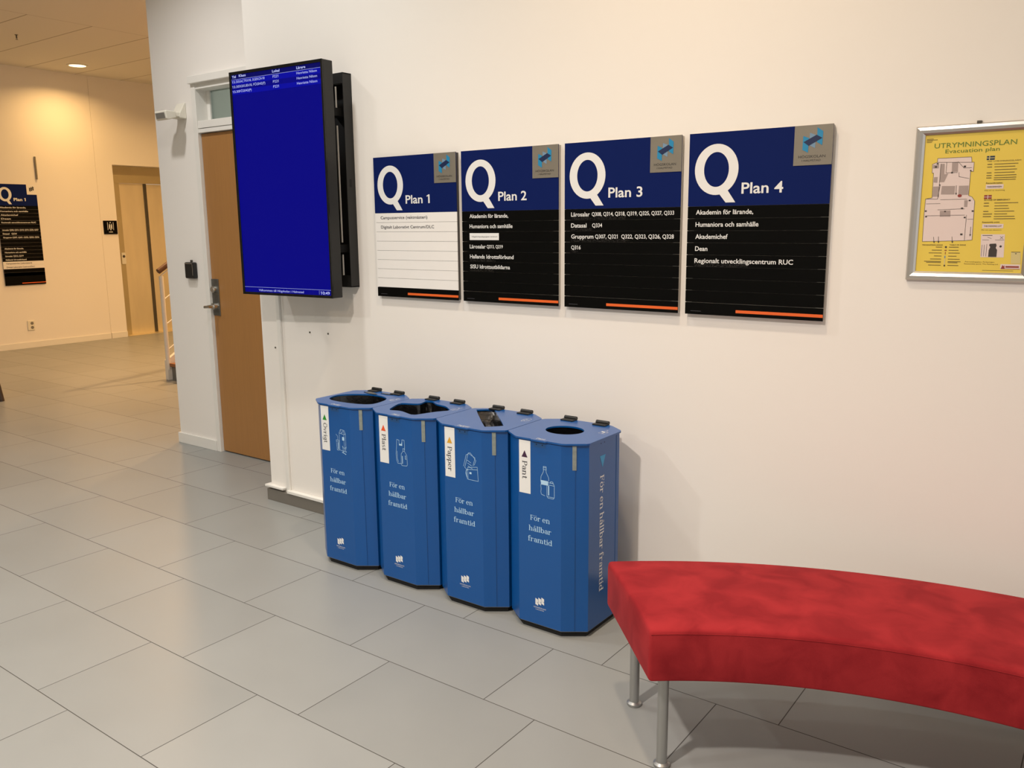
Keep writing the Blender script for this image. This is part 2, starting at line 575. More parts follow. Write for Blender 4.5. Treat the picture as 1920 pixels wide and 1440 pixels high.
def glyph(c):
    XH = 0.68
    arch = lambda x, h=True: arcs(x + .18, .44, .18, .21, 0, 165) + stem(x + .30, 0, .45, True, None)
    if c == ' ':
        return [], .26
    if c == 'n':
        return stem(.09, 0, XH) + arch(.15), .68
    if c == 'h':
        return stem(.09, 0, 1.0) + arch(.15), .68
    if c == 'm':
        return stem(.09, 0, XH) + arch(.15) + arch(.45), .98
    if c == 'r':
        return stem(.09, 0, XH) + arcs(.36, .42, .17, .21, 65, 165) + [ell(.44, .58, .065, .065, 10)], .53
    if c == 'l':
        return stem(.09, 0, 1.0), .31
    if c == 'i':
        return stem(.09, 0, XH) + [ell(.15, .88, .08, .08, 12)], .31
    if c in 'oö':
        o = arcs(.31, .34, .215, .31, 0, 360, 28)
        return o + (dots(.31, .88) if c == 'ö' else []), .62
    if c == 'e':
        return arcs(.30, .34, .205, .31, 0, 318, 24) + [rect(.09, .55, .33, .39)], .60
    if c == 'b':
        return stem(.07, .02, 1.0, False) + arcs(.34, .34, .20, .31, -165, 165, 26), .64
    if c == 'd':
        return stem(.43, 0, 1.0, False) + [rect(.5, .63, 0, SF)] + arcs(.28, .34, .19, .31, 15, 345, 26), .66
    if c == 'p':
        return stem(.08, -.28, XH) + arcs(.35, .34, .20, .31, -165, 165, 26), .65
    if c in 'aå':
        o = [rect(.37, .37 + T, .02, .46), rect(.42, .58, 0, SF)] + arcs(.28, .44, .155, .21, 0, 150, 12) + [ell(.13, .54, .065, .065, 10)] + arcs(.265, .20, .165, .17, 40, 330, 18)
        if c == 'å':
            o += arcs(.29, .90, .09, .09, 0, 360, 16, .045, .045)
        return o, .57
    if c == 'f':
        return stem(.12, 0, .80, True, None) + arcs(.33, .80, .155, .19, 55, 180, 12) + [ell(.42, .93, .06, .06, 10), rect(.02, .40, XH - SF, XH)], .42
    if c == 't':
        return [rect(.12, .12 + T, .14, .86), rect(.02, .40, XH - SF, XH)] + arcs(.30, .16, .125, .15, 180, 320, 10), .42
    if c == 's':
        return arcs(.25, .49, .15, .16, 30, 270, 16, .10, .07) + arcs(.25, .18, .16, .16, -150, 90, 16, .10, .07), .48
    if c == 'v':
        return [[(.04, XH), (.18, XH), (.33, .1), (.29, 0)], [(.29, 0), (.35, 0), (.56, XH), (.49, XH)], rect(-.02, .24, XH - SF, XH), rect(.42, .62, XH - SF, XH)], .60
    if c == 'g':
        return arcs(.27, .37, .175, .28, 0, 360, 24) + [rect(.40, .40 + T, -.12, XH), rect(.44, .58, XH - SF, XH)] + arcs(.29, -.12, .205, .17, -160, 0, 14), .60
    if c == 'F':
        return stem(.11, 0, .93, True, 'slab') + [rect(.11, .58, .93 - SF, .93), rect(.53, .58, .72, .93), rect(.11, .46, .45, .51), rect(.42, .47, .37, .59)], .62
    if c == 'P':
        return stem(.11, 0, .93, True, 'slab') + [rect(.15, .34, .93 - SF, .93), rect(.15, .34, .40, .40 + SF)] + arcs(.34, .665, .22, .24, -90, 90, 16), .64
    if c == 'Ö':
        return arcs(.42, .465, .33, .44, 0, 360, 32) + dots(.42, 1.08), .84
    return [], .3


def serif(body, x, base, asc, width=None, align='l'):
    polys, cx = [], 0.0
    for c in body:
        g, adv = glyph(c)
        polys += [[(cx + p[0], p[1]) for p in lp] for lp in g]
        cx += adv
    sy = asc
    sx = asc if width is None else width / cx
    ox = x - {'l': 0, 'c': cx * sx / 2, 'r': cx * sx}[align]
    return [[(ox + p[0] * sx, base + p[1] * sy) for p in lp] for lp in polys]


def turn(polys, x, y):
    """turn lettering a quarter clockwise (reads downwards); (x, y) is where the line starts"""
    return [[(x + p[1], y - p[0]) for p in lp] for lp in polys]


def emblem(x0, y0, sx, sy, mono=None):
    """the folded-panel emblem; the square it sits in has its top-left corner at (x0, y0)"""
    P = lambda l: [(x0 + u * sx, y0 - v * sy) for u, v in l]
    left = P([(.235, .26), (.385, .32), (.375, .685), (.225, .605)])
    right = P([(.59, .065), (.745, .17), (.735, .515), (.60, .435)])
    mid = P([(.405, .19), (.565, .255), (.555, .58), (.40, .50)])
    bar = P([(.245, .415), (.58, .25), (.735, .335), (.385, .515)])
    return left, right, mid, bar


def white_emblem(x0, x1, y0, y1):
    """three stepped white panels with notches, as printed on the bins"""
    W, H = x1 - x0, y1 - y0
    P = lambda l: [(x0 + u * W, y0 + v * H) for u, v in l]
    out = []
    for i, dy in ((0, 0.0), (1, .10), (2, .20)):
        a = i * .345
        out.append(P([(a, .62 + dy), (a + .08, .70 + dy), (a + .31, .56 + dy), (a + .31, .44 + dy), (a, .34 + dy)]) if False else P([(a, .10 + dy), (a, .72 + dy), (a + .31, .58 + dy + .02), (a + .31, .30 + dy), (a + .12, .36 + dy), (a + .31, .24 + dy), (a + .31, .0 + dy)]))
    return out


# ================================================================== setting
b = B().box(-12.6, 4.2, -7.15, 6.6, -0.12, 0)
structure(b.build('floor', M['floor']))
b = B().box(-12.6, 4.2, -7.15, 6.6, CEIL, CEIL + 0.12)
structure(b.build('ceiling', M['ceiling']))
WX, RX, RY = -3.695, -5.24, 0.446      # end of the main wall, end of the recessed wall, face of the recessed wall
structure(B().box(WX, 4.2, 0, 0.62, 0, CEIL).build('wall_back', M['wall']))
DL, DR = -4.812, -3.84                    # door opening
b = B()
b.box(RX, DL, RY, RY + .16, 0, CEIL)
b.box(DL, DR, RY, RY + .16, 2.325, CEIL)
b.box(DR, WX, RY, RY + .16, 0, CEIL)
b.box(RX, RX + .15, RY + .16, 6.6, 0, CEIL)
b.box(RX + .15, -2.9, 2.6, 2.7, 0, CEIL)
structure(b.build('wall_recess', M['wall']))
structure(B().box(-5.08, -2.95, 2.55, 2.598, 0, CEIL).build('wall_room', M['greenish']))
FX = -11.1                                # far wall with the lift
LY0, LY1, LZ = 3.41, 4.75, 2.285
b = B()
b.box(FX - .3, FX, -7.0, 3.18, 0, CEIL)
b.box(FX - .3, FX - .010, 3.18, 3.185, 0, CEIL)
b.box(FX - .3, FX - .004, 3.185, LY0, 0, CEIL)
b.box(FX - .3, FX - .004, LY0, LY1, LZ, CEIL)
b.box(FX - .3, FX - .004, LY1, 6.6, 0, CEIL)
structure(b.build('wall_far', M['wall']))
structure(B().box(FX, RX, 6.45, 6.6, 0, CEIL).build('wall_end', M['wall']))
structure(B().box(FX, 4.2, -7.15, -7.0, 0, CEIL).build('wall_front_unseen', M['wall']))  # unseen wall added behind the camera to dim world light and reflections
b = B()
b.box(FX, FX + .014, -6.0, 3.175, 0, .075)
b.box(FX - .004, FX + .010, 3.185, LY0, 0, .075)
b.box(FX - .3, FX - .004, LY0 - .012, LY0, 0, .075)
structure(b.build('baseboard_far', M['trim'], bevel=.002))
b = B()
b.box(RX - .014, -4.82, RY - .013, RY, 0, .071)
b.box(RX - .014, RX, RY, 3.0, 0, .071)
structure(b.build('baseboard_recess', M['trim'], bevel=.002))
# grey plinth with a white cable duct on top along the main wall
b = B()
b.box(WX - .016, 4.2, -.020, 0, 0, .062)
b.box(WX - .016, WX, 0, RY, 0, .062)
structure(b.build('baseboard_back', M['plinth'], bevel=.002))
b = B()
b.box(-3.54, 4.2, -.026, 0, .064, .080)
b.box(WX - .026, -3.572, -.026, 0, .074, .086)
b.box(WX - .026, WX, 0, RY, .074, .086)
structure(b.build('trim_1', M['trim'], bevel=.002))
structure(B().box(-3.556, -3.530, -.014, 0, .066, 1.75).build('trim_2', M['trim'], bevel=.003))

# door with its frame and the glazed light above it
b = B()
dz = RY
d = bpy.data.objects.new('door_1', None)
d.location = ((DL + DR) / 2, RY, 0)
link(d)
structure(d)
dx0 = (DL + DR) / 2


def dl(bb, x0, x1, y0, y1, z0, z1):
    bb.box(x0 - dx0, x1 - dx0, y0, y1, z0, z1)


b = B()
dl(b, -4.818, DL + .035, -.010, .12, 0, 2.325)
dl(b, DR - .035, DR + .04, -.010, .12, 0, 2.325)
dl(b, DL + .035, DR - .035, -.006, .12, 2.028, 2.052)
dl(b, DL + .035, DR - .035, -.004, .12, 2.056, 2.100)
dl(b, DL + .035, DR - .035, -.006, .12, 2.285, 2.325)
b.build('door_frame', M['trim'], d, bevel=.002)
b = B()
dl(b, -4.822, DR + .04, -.030, .0, 2.318, 2.362)
b.build('head_casing', M['trim'], d, bevel=.003)
b = B()
dl(b, DL + .038, DR - .038, .012, .052, .008, 2.024)
b.build('door_leaf', M['doorwood'], d, bevel=.002)
b = B()
dl(b, DL + .035, DR - .035, .082, .088, 2.100, 2.285)
gl = b.build('transom_pane', M['glass'], d)
b = B()
dl(b, DL + .035, DL + .065, .070, .082, 2.100, 2.285)
dl(b, DR - .065, DR - .035, .070, .082, 2.100, 2.285)
b.build('glazing_bead', M['trim'], d, bevel=.002)
lx = -4.738 - dx0
b = B()
b.box(lx - .036, lx + .036, .006, .0125, .902, 1.135)
lp = b.build('lock_plate', M['lock'], d, bevel=.006)
b = B()
b.tube((lx, .008, 1.070), (lx, -.012, 1.070), .021, 20)
b.tube((lx, -.010, 1.070), (lx, -.020, 1.070), .014, 16)
b.build('lock_cylinder', M['chrome'], lp, smooth=True)
b = B()
b.tube((lx + .004, .008, .963), (lx + .004, -.022, .963), .021, 20)
b.tube((lx + .004, -.02, .963), (lx + .004, -.056, .963), .011, 14)
b.tube((lx + .018, -.053, .963), (lx - .028, -.060, .960), .0095, 14)
b.build('lever_handle', M['chrome'], lp, smooth=True)

# lift doors in the far wall
e = bpy.data.objects.new('door_2', None)
e.location = (FX - .2, LY0, 0)
link(e)
structure(e)
b = B()
b.box(.0, .03, .0, .165, 0, 2.06)
b.box(.0, .03, 1.25, 1.34, 0, 2.06)
b.build('door_frame', M['shadedsteel'], e, bevel=.002)
b = B()
b.box(.0, .03, .0, 1.34, 2.06, 2.285)
b.build('lift_header', M['shadedsteel'], e, bevel=.002)
B().box(-.03, -.005, .165, .535, 0.004, 2.06).build('lift_door_leaf', M['steel'], e)
B().box(-.052, -.03, .500, 1.25, 0.004, 2.06).build('lift_door_leaf', M['steel'], e)
B().box(-.031, .006, .530, .575, 0.004, 2.06).build('door_edge', M['darksteel'], e, bevel=.004)
B().box(-.06, .19, .02, 1.34, 0.0, .004).build('lift_sill', M['steel'], e)
b = B()
b.box(.03, .045, .105, .165, .975, 1.130)
cp = b.build('call_panel', M['cream'], e, bevel=.003)
B().tube((.045, .135, 1.08), (.050, .135, 1.08), .018, 16).build('call_button', M['darksteel'], cp)


# ================================================================== information display on its wall mount
mo = thing('display_mount', 'black wall mount box behind the information display, fixed to the white wall', 'mount', (-3.23, 0, 1.652))
b = B()
for sx in (-1, 1):
    pass
hw, hh, dp = .280, .4755, .052
b.box(-hw, -hw + .004, -dp, 0, -hh, hh)
b.box(-hw, hw, -dp, 0, hh - .004, hh)
b.box(-hw, hw, -dp, 0, -hh, -hh + .004)
b.build('casing', M['black'], mo)
b = B()
b.box(hw - .004, hw, -dp, 0, -hh, hh)
sp = b.build('side_panel', M['black'], mo)
b = B()
b.tube((hw, -.029, .010), (hw, -.029, -.014), .0065, 12)
lp2 = [(-.029 + .0065 * cos(a), .012 * (1 if sin(a) > 0 else -1) + .0065 * sin(a)) for a in [2 * pi * i / 20 + .01 for i in range(20)]]
b = B()
b.prism(lp2, lambda u, v: (hw - .001, u, v - .004), lambda u, v: (hw + .0008, u, v - .004))
b.build('cable_slot', M['blackmat'], sp)
B().box(-hw + .004, hw - .004, -dp, -dp + .004, hh - .045, hh - .004).build('front_plate', M['black'], mo)
B().box(-hw + .004, hw - .004, -dp, -dp + .004, -hh + .004, -hh + .055).build('front_plate', M['black'], mo)
B().box(-hw + .004, hw - .004, -.006, -.002, -hh + .05, hh - .04).build('back_plate', M['blackmat'], mo)
for zz0, zz1 in ((.325, .418), (-.270, .250), (-.420, -.325)):
    B().box(.2315, .2375, -dp - .004, -dp, zz0, zz1).build('rail', M['trim'], mo)
for zz in (.308, -.298):
    B().box(.18, .248, -.118, -.006, zz - .018, zz + .018).build('bracket', M['blackmat'], mo, bevel=.002)
    B().box(-.2, -.15, -.118, -.006, zz - .018, zz + .018).build('bracket', M['blackmat'], mo, bevel=.002)

DW, DT, DZ0, DZ1 = .600, .065, 1.135, 2.165
dis = thing('information_display', 'tall black information display with lit blue timetable screen', 'screen', (-3.532, -.222, DZ0), 0.063)
DH = DZ1 - DZ0
b = B()
b.box(0, DW, .006, DT, 0, DH)
b.build('casing', M['black'], dis, bevel=.003)
b = B()
bz = .014
b.box(0, bz, 0, .007, 0, DH)
b.box(DW - .010, DW, 0, .007, 0, DH)
b.box(bz, DW - .010, 0, .007, 0, .012)
b.box(bz, DW - .010, 0, .007, DH - .014, DH)
b.build('bezel', M['blackgloss'], dis, bevel=.001)
b = B()
b.box(bz, DW - .010, .0035, .006, .012, DH - .014, 0)
scr = b.build('screen_panel', M['screen_blue'], dis)
sf = wallframe(.0035)
zt = lambda z: z - DZ0
flat('header_band', [(rect(bz, .590, zt(2.1305), zt(2.151)), 0)], M['screen_navy'], scr, sf, .0003)
flat('row_band', [(rect(bz, .590, zt(2.106), zt(2.1295)), 0), (rect(bz, .590, zt(2.063), zt(2.084)), 0)], M['screen_band'], scr, sf, .0003)
def screen_text(name, polys):
    flat(name, [(p, 0) for p in polys], M['screen_text'], scr, sf, .0007)


for body, x, z, cap, wd in (('Tid', .019, 2.1375, .0105, .026), ('Klass', .066, 2.1395, .0105, .047), ('Lokal', .289, 2.1375, .0105, .047), ('Lärare', .443, 2.1365, .0105, .055)):
    screen_text('column_heading', sans(body, x, zt(z), cap, wd, .02))
for z, t1, k1, kw in ((2.1145, '15:30', 'SACTKh18, SGEKOh18', .171), (2.093, '15:30', 'SGKUEh18, FÖ2042(F)', .174), (2.0715, '15:30', 'FÖ2042(P)', .081)):
    screen_text('lettering', sans(t1, .020, zt(z), .0105, .044))
    screen_text('lettering', sans(k1, .066, zt(z), .0105, kw))
    screen_text('lettering', sans('P221', .291, zt(z), .0105, .036))
    screen_text('lettering', sans('Henrietta Nilson', .442, zt(z), .0105, .124))
screen_text('welcome_line', sans('Välkommen till Högskolan i Halmstad', .111, zt(1.1525), .0100, .304))
screen_text('clock', sans('10:49', .527, zt(1.151), .0130, .053, .01))
screen_text('rule', [rect(.014, .590, zt(2.1297), zt(2.1307))])
screen_text('rule', [rect(.014, .590, zt(1.1708), zt(1.1718))])
screen_text('rule', [rect(.5145, .5155, zt(1.150), zt(1.168))])

# ================================================================== directory signs
SW, SH, PITCH_ = .4784, .6127, .5067
SX0, SZT = -2.8109, 1.7533
DEPTH = .020


def big_q(x0, x1, ztop, zbow, ztail):
    """the large Q: an oval ring with a cut tail"""
    cx, cz = (x0 + x1) / 2, (ztop + zbow) / 2
    rx, rz = (x1 - x0) / 2, (ztop - zbow) / 2
    out = []
    n = 48
    tx, tz = (x1 - x0) * .215, (ztop - zbow) * .158
    for i in range(n):
        a, c = 2 * pi * i / n, 2 * pi * (i + 1) / n
        f = lambda t, k: (cx + (rx - (tx if k else 0)) * cos(t), cz + (rz - (tz if k else 0)) * sin(t))
        out.append([f(a, 0), f(c, 0), f(c, 1), f(a, 1)])
    W = x1 - x0
    out.append([(cx + .02 * W, zbow + tz * .55), (cx + .23 * W, zbow + tz * .9), (x0 + .955 * W, ztail), (x0 + .735 * W, ztail)])
    return out


def emblem_plate(parent, x0, x1, z1, z0, y, txtmat):
    W, H = x1 - x0, z1 - z0
    b = B().box(x0, x1, y - .0015, y, z0, z1)
    pl = b.build('emblem_plate', M['sign_grey'], parent)
    le, ri, mi, ba = emblem(x0, z1, W, H)
    flat('emblem', [(mi, 1, 0), (le, 0, .0002), (ri, 0, .0002), (ba, 2, .0004)], [M['cyan'], M['paleblue'], M['navy']], pl, wallframe(y - .0015), .0005)
    t = [(p, 0) for p in sans('HÖGSKOLAN', x0 + .13 * W, z1 - .815 * H, .064 * H, .70 * W)]
    t += [(p, 0) for p in sans('I HALMSTAD', x0 + .225 * W, z1 - .905 * H, .048 * H, .49 * W)]
    flat('lettering', t, txtmat, pl, wallframe(y - .0015), .0005)
    return pl


def braille(x, z, wd, n):
    out = []
    for i in range(n):
        for r in range(3):
            if random.random() < .5:
                px = x + wd * i / n
                out.append(rect(px, px + .0022, z - r * .0035, z - r * .0035 + .0018))
    return out


def directory_sign(i, rows, dark, label):
    x = SX0 + i * PITCH_
    s = thing('directory_sign', label, 'sign', (x, 0, SZT - SH), 0, 'floor directory signs on the white wall')
    fr = wallframe(-DEPTH)
    rp = .067 * SH
    hb = SH - .396 * SH                     # lower edge of the blue header
    fb = hb - 8 * rp                        # upper edge of the footer
    B().box(.002, SW - .002, -DEPTH + .0035, 0, .002, SH - .002).build('back_panel', M['sign_back'] if dark else M['sign_gap'], s)
    B().box(0, SW, -DEPTH, -DEPTH + .0035, hb + .0006, SH).build('header_panel', M['sign_blue'], s)
    hd = s.children[-1]
    flat('big_letter', [(p, 0) for p in big_q(.047 * SW, .371 * SW, SH - .062 * SH, SH - .335 * SH, SH - .377 * SH)], M['print'], hd, fr)
    flat('lettering', [(p, 0) for p in sans('Plan %d' % (i + 1), .398 * SW, SH - .331 * SH, .056 * SH, .292 * SW, .016)], M['print'], hd, fr)
    emblem_plate(s, .750 * SW, SW, SH, SH - .199 * SH, -DEPTH, M['dark_text'])
    for r in range(8):
        z1, z0 = hb - r * rp, hb - (r + 1) * rp
        if dark:
            g, gg, nt_ = .0006, .0014, .024
            lp = [(0, z0 + gg), (nt_, z0 + gg), (nt_ + .002, z0 + g), (SW - nt_ - .002, z0 + g), (SW - nt_, z0 + gg), (SW, z0 + gg),
                  (SW, z1), (0, z1)]
        else:
            lp = [(0, z0 + .0011), (SW, z0 + .0011), (SW, z1), (0, z1)]
        b = B().prism(lp, lambda u, v: (u, -DEPTH, v), lambda u, v: (u, -DEPTH + .0035, v))
        sl = b.build('slat', M['sign_black'] if dark else M['sign_white'], s)
        if r < len(rows) and rows[r]:
            for body, u, cap, wd, bold in rows[r]:
                if body == '*':
                    flat('paper_note', [(rect(u * SW, wd * SW, z0 + .007, z1 - .006), 0)], M['print'], sl, fr, .0005)
                    flat('lettering', [(p, 0) for p in sans('Högskolepedagogiskt centrum', u * SW + .012, (z0 + z1) / 2 - .002, .005, (wd - u) * SW - .02)], M['grey_text'], sl, fr, .0009)
                elif body == '.':
                    flat('braille', [(p, 0) for p in braille(u * SW, z0 + .0095, wd * SW, int(cap))], M['braille'], sl, fr, .0005)
                else:
                    flat('lettering', [(p, 0) for p in sans(body, u * SW, (z0 + z1) / 2 - cap * .5 + .0012, cap, wd * SW, bold)], M['print'] if dark else M['grey_text'], sl, fr)
    b = B().box(0, SW, -DEPTH, -DEPTH + .0035, 0, fb - .0008)
    ft = b.build('footer_panel', M['sign_black'], s)
    flat('orange_bar', [(rect(.39 * SW, SW, .0115, .0215), 0)], M['sign_orange'], ft, fr)
    flat('small_print', [(p, 0) for p in stroke([(.045 * SW, .0115), (.125 * SW, .0115)], .0016)], M['grey_text'], ft, fr)
    return s


Cc = .0152
directory_sign(0, [[('Campusservice (vaktmästeri)', .072, .0125, .585, .008)], [('Digitalt Laborativt Centrum/DLC', .074, .0125, .660, .008)]], False,
               'white slatted directory sign headed Plan 1, beside the blue display')
directory_sign(1, [[('Akademin för lärande,', .085, Cc, .415, .014)], [('Humaniora och samhälle', .084, Cc, .460, .014)], [('*', .082, 0, .400, 0)],
                   [('Lärosalar', .082, Cc, .175, .014), ('Q213, Q219', .268, .0125, .172, .012)], [('Hallands Idrottsförbund', .082, Cc, .470, .014), ('.', .08, 60, .28, 0)],
                   [('SISU Idrottsutbildarna', .084, Cc, .430, .014), ('.', .08, 56, .26, 0)]], True,
               'black slatted directory sign headed Plan 2 with a small white paper note')
directory_sign(2, [[('Lärosalar', .062, Cc, .172, .014), ('Q308, Q314, Q318, Q319, Q325, Q327, Q333', .252, .0135, .700, .012), ('.', .065, 90, .49, 0)],
                   [('Datasal', .062, Cc, .143, .014), ('Q334', .256, .0140, .090, .012), ('.', .065, 36, .19, 0)],
                   [('Grupprum', .064, Cc, .205, .014), ('Q307, Q321  Q322, Q323, Q326, Q328', .283, .0140, .672, .012), ('.', .065, 94, .52, 0)],
                   [('Q316', .064, .0140, .088, .012), ('.', .062, 12, .07, 0)]], True,
               'black slatted directory sign headed Plan 3 listing room numbers')
directory_sign(3, [[('Akademin för lärande,', .064, Cc, .425, .014)], [('Humaniora och samhälle', .064, Cc, .466, .014)], [('Akademichef', .065, Cc, .245, .014)],
                   [('Dean', .066, Cc, .095, .014)], [('Regionalt utvecklingscentrum RUC', .064, Cc, .718, .014), ('.', .06, 86, .41, 0)]], True,
               'black slatted directory sign headed Plan 4, nearest the yellow evacuation poster')

# far directory sign near the lift
fs = thing('directory_sign', 'tall narrow black directory sign on the far corridor wall, beyond the stairs', 'sign', (FX, 1.915, .783), pi / 2)
fw, fh = .480, 1.210
fr = wallframe(-.018)
B().box(.002, fw - .002, -.015, 0, .002, fh - .002).build('back_panel', M['sign_back'], fs)
hd = B().box(0, fw, -.018, -.015, .955, fh).build('header_panel', M['sign_blue'], fs)
flat('big_letter', [(p, 0) for p in big_q(.035, .185, 1.173, 1.005, .972)], M['print'], hd, fr)
flat('lettering', [(p, 0) for p in sans('Plan 1', .203, 1.012, .034, .140, .028)], M['print'], hd, fr)
pl = B().box(.365, fw, -.0195, -.018, 1.090, fh).build('emblem_plate', M['sign_white'], fs)
flat('emblem', [(p, 0) for p in white_emblem(.395, .45, 1.125, 1.195)], M['dark_text'], pl, wallframe(-.0195))
z = .955
for k in range(19):
    zz = .955 - .0445 * (k + 1)
    if zz < .06:
        break
    white = .19 < zz + .02 < .300
    B().box(0, fw, -.018, -.015, zz + .0015, zz + .0445).build('slat', M['sign_white'] if white else M['sign_black'], fs)
    sl = fs.children[-1]
    row = {0: ('Akademin för lärande,', .30), 1: ('Humaniora och samhälle', .32), 2: ('Akademichef', .20), 3: ('Dean', .11), 4: ('Regionalt utvecklingscentrum RUC', .40),
           6: ('Lärosalar Q308, Q314, Q318, Q319, Q325, Q327', .42), 7: ('Datasal   Q334', .16), 8: ('Grupprum Q307, Q321, Q322, Q323, Q326', .42), 11: ('Akademin för lärande,', .22),
           12: ('Humaniora och samhälle', .25), 13: ('Lärosalar Q213, Q219', .21), 14: ('Hallands Idrottsförbund', .24), 15: ('Campusservice (vaktmästeri)', .30), 16: ('Digitalt Laborativt Centrum/DLC', .33)}.get(k)
    if row:
        flat('lettering', [(p, 0) for p in sans(row[0], .035, zz + .014, .017, row[1], .02)], M['grey_text'] if white else M['print'], sl, fr)
ft = B().box(0, fw, -.018, -.015, 0, zz + .0445).build('footer_panel', M['sign_black'], fs)
flat('orange_bar', [(rect(.195, fw, .018, .028), 0)], M['sign_orange'], ft, fr)

# ================================================================== recycling bins
BX0, BDX, BY = -1.634, -0.348, -0.27
BH = .712
OUT = [(-.09, -.16), (.09, -.16), (.168, -.105), (.168, .105), (.09, .16), (-.09, .16), (-.168, .105), (-.168, -.105)]
LID = [(-.094, -.166), (-.034, -.166), (-.029, -.172), (.031, -.172), (.036, -.166), (.094, -.166), (.108, -.160), (.166, -.119), (.1725, -.108), (.1725, .108), (.166, .119), (.108, .160), (.094, .166),
       (-.094, .166), (-.108, .160), (-.166, .119), (-.1725, .108), (-.1725, -.108), (-.166, -.119), (-.108, -.160)]


def smooth_loop(pts, it=2, k=.25):
    for _ in range(it):
        q = []
        n = len(pts)
        for i in range(n):
            a, c = pts[i], pts[(i + 1) % n]
            q.append(((1 - k) * a[0] + k * c[0], (1 - k) * a[1] + k * c[1]))
            q.append((k * a[0] + (1 - k) * c[0], k * a[1] + (1 - k) * c[1]))
        pts = q
    return pts


def grow(pts, k):
    cx = sum(p[0] for p in pts) / len(pts)
    cy = sum(p[1] for p in pts) / len(pts)
    return [(cx + (p[0] - cx) * k, cy + (p[1] - cy) * k) for p in pts]


HOLES = {
    'Övrigt': smooth_loop(grow([(-.118, -.083), (-.146, -.03), (-.140, .022), (-.055, .083), (.028, .085), (.092, .056), (.117, -.021), (.112, -.071), (.045, -.094), (-.061, -.099)], 1.05), 2),
    'Plast': smooth_loop(grow([(-.092, -.106), (-.150, .024), (-.064, .056), (-.082, .117), (-.057, .128), (-.005, .093), (.059, .082), (.128, .030), (.095, -.019), (.081, -.06), (.060, -.122), (-.034, -.088)], 1.0), 2, .16),
    'Papper': smooth_loop([(-.145, .100), (-.139, .106), (-.095, .147), (-.085, .147), (.117, -.060), (.117, -.070), (.077, -.114), (.066, -.116)], 1),
    'Pant': ell(-.004, .007, .073, .064, 40),
}


def plate_with_hole(name, outer, hole, z0, z1, material, parent):
    c = bpy.data.curves.new(name, 'CURVE')
    c.dimensions = '2D'
    c.fill_mode = 'BOTH'
    c.extrude = (z1 - z0) / 2
    for lp in (outer, hole):
        s = c.splines.new('POLY')
        s.points.add(len(lp) - 1)
        for p, q in zip(s.points, lp):
            p.co = (q[0], q[1], 0, 1)
        s.use_cyclic_u = True
    o = bpy.data.objects.new('lid_source', c)
    COL.objects.link(o)
    dg = bpy.context.evaluated_depsgraph_get()
    dg.update()
    me = bpy.data.meshes.new_from_object(o.evaluated_get(dg))
    bpy.data.objects.remove(o)
    bpy.data.curves.remove(c)
    me.name = name
    me.materials.clear()
    me.materials.append(material)
    for p in me.polygons:
        p.use_smooth = False
    me.transform(Matrix.Translation((0, 0, (z0 + z1) / 2)))
    ob = bpy.data.objects.new(name, me)
    return link(ob, parent)


